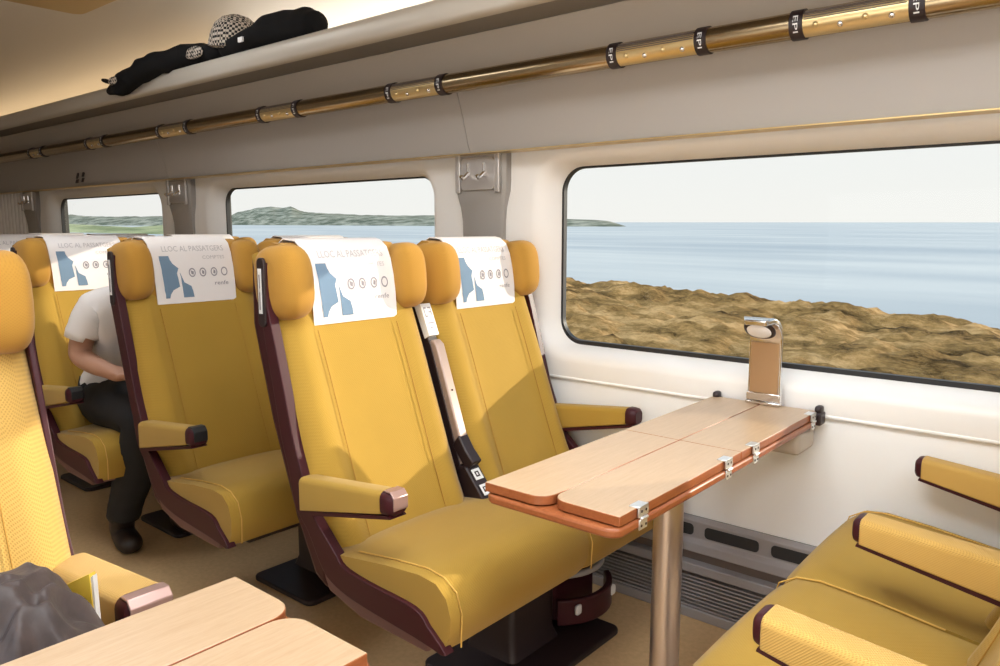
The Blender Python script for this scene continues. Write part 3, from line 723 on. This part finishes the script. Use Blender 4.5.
# ------------------------------------------------------------------ clothes on the rack
def garment(name, path, rad, mat, label, cat, nz=.02, nzs=9, seg=22):
    # resample
    P = [Vector(p) for p in path]; out = []; rr = []
    for i in range(len(P) - 1):
        for k in range(5):
            f = k / 5; g = f * f * (3 - 2 * f); out.append(P[i].lerp(P[i + 1], f)); a, b = rad[i], rad[i + 1]; rr.append((a[0] + (b[0] - a[0]) * g, a[1] + (b[1] - a[1]) * g))
    out.append(P[-1]); rr.append(rad[-1])
    mb = MB(); mb.tube(out, rr, seg, nz=nz, nzs=nzs); o = mb.build(name, mat, None, angle=80); tag(o, label, cat); return o
sc = garment('scarf', [(-3.86, 1.70, 1.900), (-3.78, 1.690, 1.905), (-3.66, 1.69, 1.915), (-3.52, 1.70, 1.955), (-3.38, 1.73, 1.978), (-3.2, 1.76, 1.985), (-3.05, 1.78, 1.975), (-2.93, 1.80, 1.970)],
             [(.02, .02), (.035, .042), (.045, .050), (.055, .048), (.06, .048), (.06, .040), (.055, .034), (.03, .02)], 'blackcloth', 'black scarf hanging over the luggage rack lip, left end drooping', 'scarf', .022, 12)
mb = MB(); mb.superell((-3.10, 1.712, 1.972), (.065, .012, .024), .8, 16, 10); o = mb.build('checked_patch', 'check', sc)
mb = MB(); mb.superell((-3.72, 1.652, 1.925), (.045, .012, .018), .8, 16, 10); o = mb.build('checked_patch', 'check', sc)
mb = MB(); mb.superell((-3.83, 1.672, 1.938), (.055, .014, .010), .8, 14, 8, Matrix.Rotation(.25, 3, 'Y')); mb.build('fringe', 'blackcloth', sc)
bg = garment('folded_coat', [(-3.00, 1.78, 1.968), (-2.88, 1.76, 1.968), (-2.74, 1.76, 1.975), (-2.62, 1.77, 1.992), (-2.53, 1.78, 1.998), (-2.44, 1.78, 1.99), (-2.37, 1.78, 1.978), (-2.345, 1.78, 1.97)],
             [(.02, .02), (.05, .034), (.06, .045), (.065, .060), (.07, .064), (.07, .056), (.055, .045), (.03, .025)], 'blackcloth', 'black folded coat on the rack, right of the checked hat', 'coat', .016, 10)
mb = MB(); mb.box(-2.735, -2.705, 1.690, 1.697, 1.955, 1.972); mb.build('care_tag', 'label', bg)
hat = MB(); hat.lathe([(.098, 0), (.112, .008), (.108, .03), (.10, .06), (.08, .098), (.05, .122), (.012, .132)], (0, 0, 0), 28); o = hat.build('checked_hat', 'check'); o.location = (-2.92, 1.80, 1.975); o.rotation_euler = (.1, .15, 0)
tag(o, 'black and beige checked knitted hat on the luggage rack between the black clothes', 'hat')

# ------------------------------------------------------------------ jacket and magazine on the near seat
def heap(name, cx, cy, z0, rx, ry, h, mat, label, cat):
    n = 110; vs = []; fs = []
    for i in range(n + 1):
        for j in range(n + 1):
            u = -1 + 2 * i / n; v_ = -1 + 2 * j / n
            r = (abs(u) ** 2.6 + abs(v_) ** 2.6) ** (1 / 2.6)
            base = max(0, 1 - r ** 3) ** .6
            p = Vector((u * rx * 9, v_ * ry * 9, 3))
            w = Vector((noise.noise(p * .7), noise.noise(p * .7 + Vector((9, 2, 1))), 0)) * 1.6
            q = p + w
            a1 = noise.noise(Vector((q.x * .55, q.y * 1.2, 1))); a2 = noise.noise(Vector((q.x * 1.7, q.y * .9, 5)))
            fold = 1 - math.sqrt(a1 * a1 + .006) * 2.2; fold2 = 1 - math.sqrt(a2 * a2 + .01) * 2.2
            z = z0 + base * h * (.74 + .22 * fold + .11 * fold2)
            sx = 1 + .10 * noise.noise(Vector((u * 2, v_ * 2, 7)))
            vs.append((cx + u * rx * sx, cy + v_ * ry * sx, max(z, z0)))
    for i in range(n):
        for j in range(n):
            a = i * (n + 1) + j; fs.append((a, a + 1, a + n + 2, a + n + 1))
    # close the underside
    rim = [i * (n + 1) for i in range(n + 1)] + [n * (n + 1) + j for j in range(1, n + 1)] + [i * (n + 1) + n for i in range(n - 1, -1, -1)] + [j for j in range(n - 1, 0, -1)]
    fs.append(tuple(rim))
    mb = MB(); mb.add(vs, fs); o = mb.build(name, mat, None, angle=180); tag(o, label, cat); return o
heap('jacket', -1.19, .255, .497, .165, .245, .29, 'jacket', 'crumpled dark grey jacket heaped on the near left seat beside the table', 'jacket')
t = thing('magazine', 'yellow magazine poking out of the jacket beside the near armrest', 'magazine', (-1.235, .425, .655), .4)
mb = MB(); mb.prism([(-.06, -.03), (.06, -.03), (.055, .080), (-.045, .03)], -.006, .006); o = mb.build('cover', 'yellowpaper', t); 
mb = MB(); mb.prism([(.058, -.028), (.062, -.028), (.060, .078), (.051, .070)], -.004, .004); mb.build('pages', 'paper', t)

# ------------------------------------------------------------------ person
def person():
    me = bpy.data.meshes.new('body'); V = []; E = []; R = []
    def v(p, r, par=None):
        V.append(p); R.append(r if isinstance(r, tuple) else (r, r))
        if par is not None: E.append((par, len(V) - 1))
        return len(V) - 1
    pel = v((-3.215, 1.385, .585), (.135, .105))
    s1 = v((-3.17, 1.385, .70), (.125, .095), pel); s2 = v((-3.10, 1.385, .82), (.145, .10), s1); s3 = v((-3.03, 1.385, .935), (.135, .085), s2)
    nk = v((-2.965, 1.40, 1.00), (.052, .052), s3); hb = v((-2.915, 1.405, 1.030), (.062, .072), nk); h1 = v((-2.875, 1.405, 1.075), (.078, .090), hb); h2 = v((-2.855, 1.405, 1.115), (.060, .070), h1)
    for s in (-1, 1):
        y = 1.385 + s * .085
        hip = v((-3.17, y, .565), .088, pel); th = v((-3.0, y + s * .01, .575), .080, hip); kn = v((-2.80, 1.385 + s * .105, .545), .060, th)
        cf = v((-2.90, 1.385 + s * .11, .34), .050, kn); an = v((-3.03, 1.385 + s * .12, .105), .036, cf); hl = v((-3.03, 1.385 + s * .12, .050), .036, an); to = v((-2.905, 1.385 + s * .13, .035), (.036, .026), hl)
        sh = v((-3.025, 1.385 + s * .165, .945), .062, s3)
        if s < 0:
            e = v((-3.085, 1.170, .775), .046, v((-3.055, 1.185, .86), .050, sh)); wr = v((-2.895, 1.215, .725), .029, v((-2.99, 1.19, .745), .038, e))
            hd = (-2.845, 1.235, .718); hv = v(hd, (.034, .018), wr); d = Vector((.9, .35, -.1)).normalized()
        else:
            e = v((-3.06, 1.595, .775), .046, v((-3.04, 1.585, .86), .050, sh)); wr = v((-2.895, 1.545, .725), .029, v((-2.98, 1.575, .745), .038, e))
            hd = (-2.845, 1.525, .718); hv = v(hd, (.034, .018), wr); d = Vector((.9, -.35, -.1)).normalized()
        side = Vector((-d.y, d.x, 0)).normalized()
        for k in range(4):
            o = (k - 1.5) * .018; ln = (.058, .068, .064, .050)[k]
            p0 = Vector(hd) + d * .030 + side * o; p1 = p0 + d * ln * .5 + Vector((0, 0, .004)); p2 = p0 + d * ln + Vector((0, 0, -.014))
            a = v(tuple(p0), .0095, hv); a = v(tuple(p1), .0085, a); v(tuple(p2), .007, a)
        tp = Vector(hd) + side * (.030 * -s * -1) * (1 if s < 0 else -1) * 1.0
        a = v(tuple(tp), .011, hv); v(tuple(tp + d * .035 + Vector((0, 0, .012))), .009, a)
    me.from_pydata(V, E, []); me.update()
    o = bpy.data.objects.new('body_src', me); COL.objects.link(o)
    md = o.modifiers.new('s', 'SKIN'); md.use_smooth_shade = True
    sv = me.skin_vertices[0].data
    for i, r in enumerate(R): sv[i].radius = r; sv[i].use_root = (i == 0)
    sb = o.modifiers.new('b', 'SUBSURF'); sb.levels = 2; sb.render_levels = 2
    bpy.context.view_layer.update()
    em = bpy.data.meshes.new_from_object(o.evaluated_get(bpy.context.evaluated_depsgraph_get()))
    bpy.data.objects.remove(o)
    root = thing('person', 'person in white short-sleeved shirt and black trousers, leaning forward, face hidden by the seat', 'person', (-3.1, 1.385, 0))
    off = Vector((-3.1, 1.385, 0))
    em.transform(Matrix.Translation(-off))
    em.materials.clear(); em.materials.append(M['skin'])
    for p in em.polygons: p.use_smooth = True; p.material_index = 0
    b = bpy.data.objects.new('body', em); COL.objects.link(b); b.parent = root
    def garment_from(name, test, infl, mat):
        bm = bmesh.new(); bm.from_mesh(em); bm.normal_update()
        kill = [f for f in bm.faces if not test(f.calc_center_median() + off)]
        bmesh.ops.delete(bm, geom=kill, context='FACES')
        bm.normal_update()
        for q in bm.verts:
            w = q.co + off; q.co += q.normal * (infl + .005 * noise.noise(w * 22))
        m_ = bpy.data.meshes.new(name); bm.to_mesh(m_); bm.free(); m_.materials.clear(); m_.materials.append(M[mat])
        g = bpy.data.objects.new(name, m_); COL.objects.link(g); g.parent = root
        so = g.modifiers.new('t', 'SOLIDIFY'); so.thickness = .004; so.offset = 1
        return g
    def arm(w): return abs(w.y - 1.385) > .15 and w.z > .60
    garment_from('shirt', lambda w: w.z > .575 and w.z < 1.03 and not (w.x > -2.97 and w.z > .965 and abs(w.y - 1.4) < .12) and not (w.x > -3.0 and w.z < .80 and not abs(w.y - 1.385) < .02) and not (abs(w.y - 1.385) > .155 and w.z < .845), .017, 'shirt')
    garment_from('trousers', lambda w: w.z < .645 and w.z > .13 and not (abs(w.y - 1.385) > .21 and w.z > .63), .022, 'trousers')
    for s in (-1, 1): garment_from('boot', lambda w: w.z < .17 and (w.y - 1.385) * s > 0, .009, 'boot')
    # hair, face
    h = MB(); h.superell((.205, .02, 1.095), (.102, .088, .088), 1, 24, 16, Matrix.Rotation(.2, 3, 'Y')); h.build('hair', 'hair', root)
    for s in (-1, 1):
        e = MB(); e.superell((.305, .02 + s * .030, 1.045), (.008, .012, .007), 1, 12, 8); e.build('eye', 'black', root)
        e = MB(); e.superell((.225, .02 + s * .080, 1.05), (.016, .007, .026), 1, 12, 8); e.build('ear', 'skin', root)
    e = MB(); e.superell((.312, .02, 1.02), (.018, .012, .022), 1, 12, 8); e.build('nose', 'skin', root)
    e = MB(); e.superell((.298, .02, .99), (.008, .022, .006), 1, 12, 8); e.build('mouth', 'maroon_soft', root)
person()
tb = MB(); tb.prism(rrect(-.10, .10, -.13, .13, .012, 4), -.005, .005, 'z'); o = tb.build('tablet', 'tablet', None, bevel=.002, seg=2); o.location = (-2.80, 1.385, .712); o.rotation_euler = (0, -.18, 0)
tag(o, 'thin dark tablet held on the lap of the person in white', 'tablet')

# ------------------------------------------------------------------ outdoors
g = MB(); n1, n2 = 620, 130; vs = []; fs = []
for i in range(n1 + 1):
    X = -34 + 46 * i / n1
    crest = -.03 - .046 * max(-8, min(3, X + 1.4))
    for j in range(n2 + 1):
        Y = 4.0 + 11.0 * (j / n2) ** 1.0
        f = sm((Y - 4) / 8.5); z = -1.0 + (crest + 1.0) * f
        if Y > 12.5: z -= 1.2 * ((Y - 12.5) / 2.5) ** 1.5
        p = Vector((X * .55, Y * .8, 0))
        tuft = abs(noise.noise(p * 1.3)) * .26 + abs(noise.noise(p * 3.1 + Vector((5, 0, 0)))) * .16 + noise.noise(Vector((X * 2.5, Y * 5, 2))) * .07 + noise.noise(Vector((X * 9, Y * 14, 2))) * .05
        vs.append((X, Y, z + tuft - .16))
for i in range(n1):
    for j in range(n2): a = i * (n2 + 1) + j; fs.append((a, a + n2 + 1, a + n2 + 2, a + 1))
g.add(vs, fs); o = g.build('dry_grass', 'grass', None, angle=180); tag(o, 'dry golden grass covering the bank between the train and the sea', 'grass'); o['kind'] = 'stuff'
g = MB(); g.add([(-60, 2.6, -1.3), (40, 2.6, -1.3), (40, 30, -1.9), (-60, 30, -1.9)], [(0, 1, 2, 3)]); o = struct(g.build('ground', 'grass'))
def sea_z(X, Y): return -1.25 + .0088 * (-.645 * X + .764 * Y)
g = MB(); A = [(-9000, 13.5), (3500, 13.5), (3500, 9000), (-9000, 9000)]
A = [(-60, 14), (60, 14), (6000, 7000), (-14000, 7000), (-9000, 300)]
g.add([(x, y, sea_z(x, y)) for x, y in A], [tuple(range(5))]); o = g.build('sea', 'sea', None, smooth=False); tag(o, 'pale blue sea stretching to the horizon outside the windows', 'sea'); o['kind'] = 'stuff'
def ridge(name, pts, D, depth, mat, label, base=-6, ns=.02, amp=.12):
    """pts: (X/Y slope, k) seen from the car; real mound with depth"""
    mb = MB(); n = 160; m_ = 10; vs = []; fs = []
    for i in range(n + 1):
        t_ = i / n; s_ = pts[0][0] + (pts[-1][0] - pts[0][0]) * t_
        for q in range(len(pts) - 1):
            if pts[q][0] <= s_ <= pts[q + 1][0] + 1e-9:
                f = (s_ - pts[q][0]) / (pts[q + 1][0] - pts[q][0]); k = pts[q][1] + (pts[q + 1][1] - pts[q][1]) * f; break
        for j in range(m_ + 1):
            v_ = j / m_; Y = D + depth * (v_ - .5); X = s_ * Y
            top = 1.25 + k * D; lo = sea_z(X, Y) - 1
            hgt = (top - lo) * math.sin(PI * v_) ** .8
            z = lo + hgt * (1 + amp * noise.noise(Vector((X * ns, Y * ns * 2, 1))) + .5 * amp * noise.noise(Vector((X * ns * 4, Y * ns * 5, 3))))
            vs.append((X, Y, z))
    for i in range(n):
        for j in range(m_): a = i * (m_ + 1) + j; fs.append((a, a + m_ + 1, a + m_ + 2, a + 1))
    mb.add(vs, fs); o = mb.build(name, mat, None, angle=180); tag(o, label, 'hill'); return o
ridge('headland', [(-1.72, .020), (-1.66, .036), (-1.58, .045), (-1.52, .049), (-1.47, .043), (-1.44, .046), (-1.406, .038), (-1.27, .029), (-1.1, .025), (-.99, .0235), (-.85, .020), (-.71, .0165), (-.66, .014), (-.63, .0115), (-.60, .004)], 420, 120, 'hill', 'dark green headland on the horizon behind the middle window')
ridge('wooded_hill', [(-3.2, .050), (-2.68, .046), (-2.55, .040), (-2.4, .037), (-2.145, .033), (-1.95, .034), (-1.85, .02)], 300, 90, 'hill', 'distant wooded hill seen through the far left window')
ridge('green_shore', [(-3.2, .018), (-2.69, .017), (-2.3, .006), (-2.2, .004), (-2.0, .009), (-1.9, -.02)], 90, 30, 'shore', 'yellow-green shore in front of the wooded hill, far left window')

# ------------------------------------------------------------------ light
sun = bpy.data.lights.new('sun', 'SUN'); sun.energy = 4.0; sun.color = (1, .90, .74); sun.angle = math.radians(.6)
so = bpy.data.objects.new('sun', sun); COL.objects.link(so)
SD = Vector((.72, 1.0, .32)).normalized(); so.rotation_euler = SD.to_track_quat('Z', 'Y').to_euler()
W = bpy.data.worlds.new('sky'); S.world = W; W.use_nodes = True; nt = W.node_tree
bg_ = nt.nodes['Background']; tc = nt.nodes.new('ShaderNodeTexCoord'); sp_ = nt.nodes.new('ShaderNodeSeparateXYZ'); rp = nt.nodes.new('ShaderNodeValToRGB')
nt.links.new(tc.outputs['Generated'], sp_.inputs[0]); nt.links.new(sp_.outputs['Z'], rp.inputs[0]); nt.links.new(rp.outputs[0], bg_.inputs[0])
e = rp.color_ramp.elements; e[0].position = 0; e[0].color = (.88, .87, .83, 1); e[1].position = .6; e[1].color = (.50, .68, .88, 1)
q = e.new(.16); q.color = (.83, .86, .85, 1)
mr_ = nt.nodes.new('ShaderNodeMapRange'); mr_.interpolation_type = 'SMOOTHSTEP'      # sky raised on the unseen side, added light for the cabin
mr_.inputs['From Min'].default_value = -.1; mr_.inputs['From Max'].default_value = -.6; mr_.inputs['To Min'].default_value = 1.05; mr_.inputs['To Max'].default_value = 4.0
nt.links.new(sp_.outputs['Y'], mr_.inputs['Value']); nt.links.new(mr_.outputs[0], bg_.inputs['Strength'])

# ------------------------------------------------------------------ camera
cam = bpy.data.cameras.new('camera'); co = bpy.data.objects.new('camera', cam); COL.objects.link(co); S.camera = co
F = 770.; cam.sensor_width = 36; cam.lens = 36 * F / 1000; cam.clip_start = .05; cam.clip_end = 30000
p = math.atan(104 / F); yaw = math.atan(920 / math.hypot(F, 104))
hv = Vector((-math.cos(yaw), math.sin(yaw), 0)); fw = hv * math.cos(p) - Vector((0, 0, math.sin(p)))
co.location = (0, 0, 1.25); co.rotation_euler = fw.to_track_quat('-Z', 'Y').to_euler()
S.view_settings.view_transform = 'Standard'; S.view_settings.look = 'None'; S.view_settings.exposure = .03; S.view_settings.gamma = 1; S.view_settings.use_curve_mapping = False
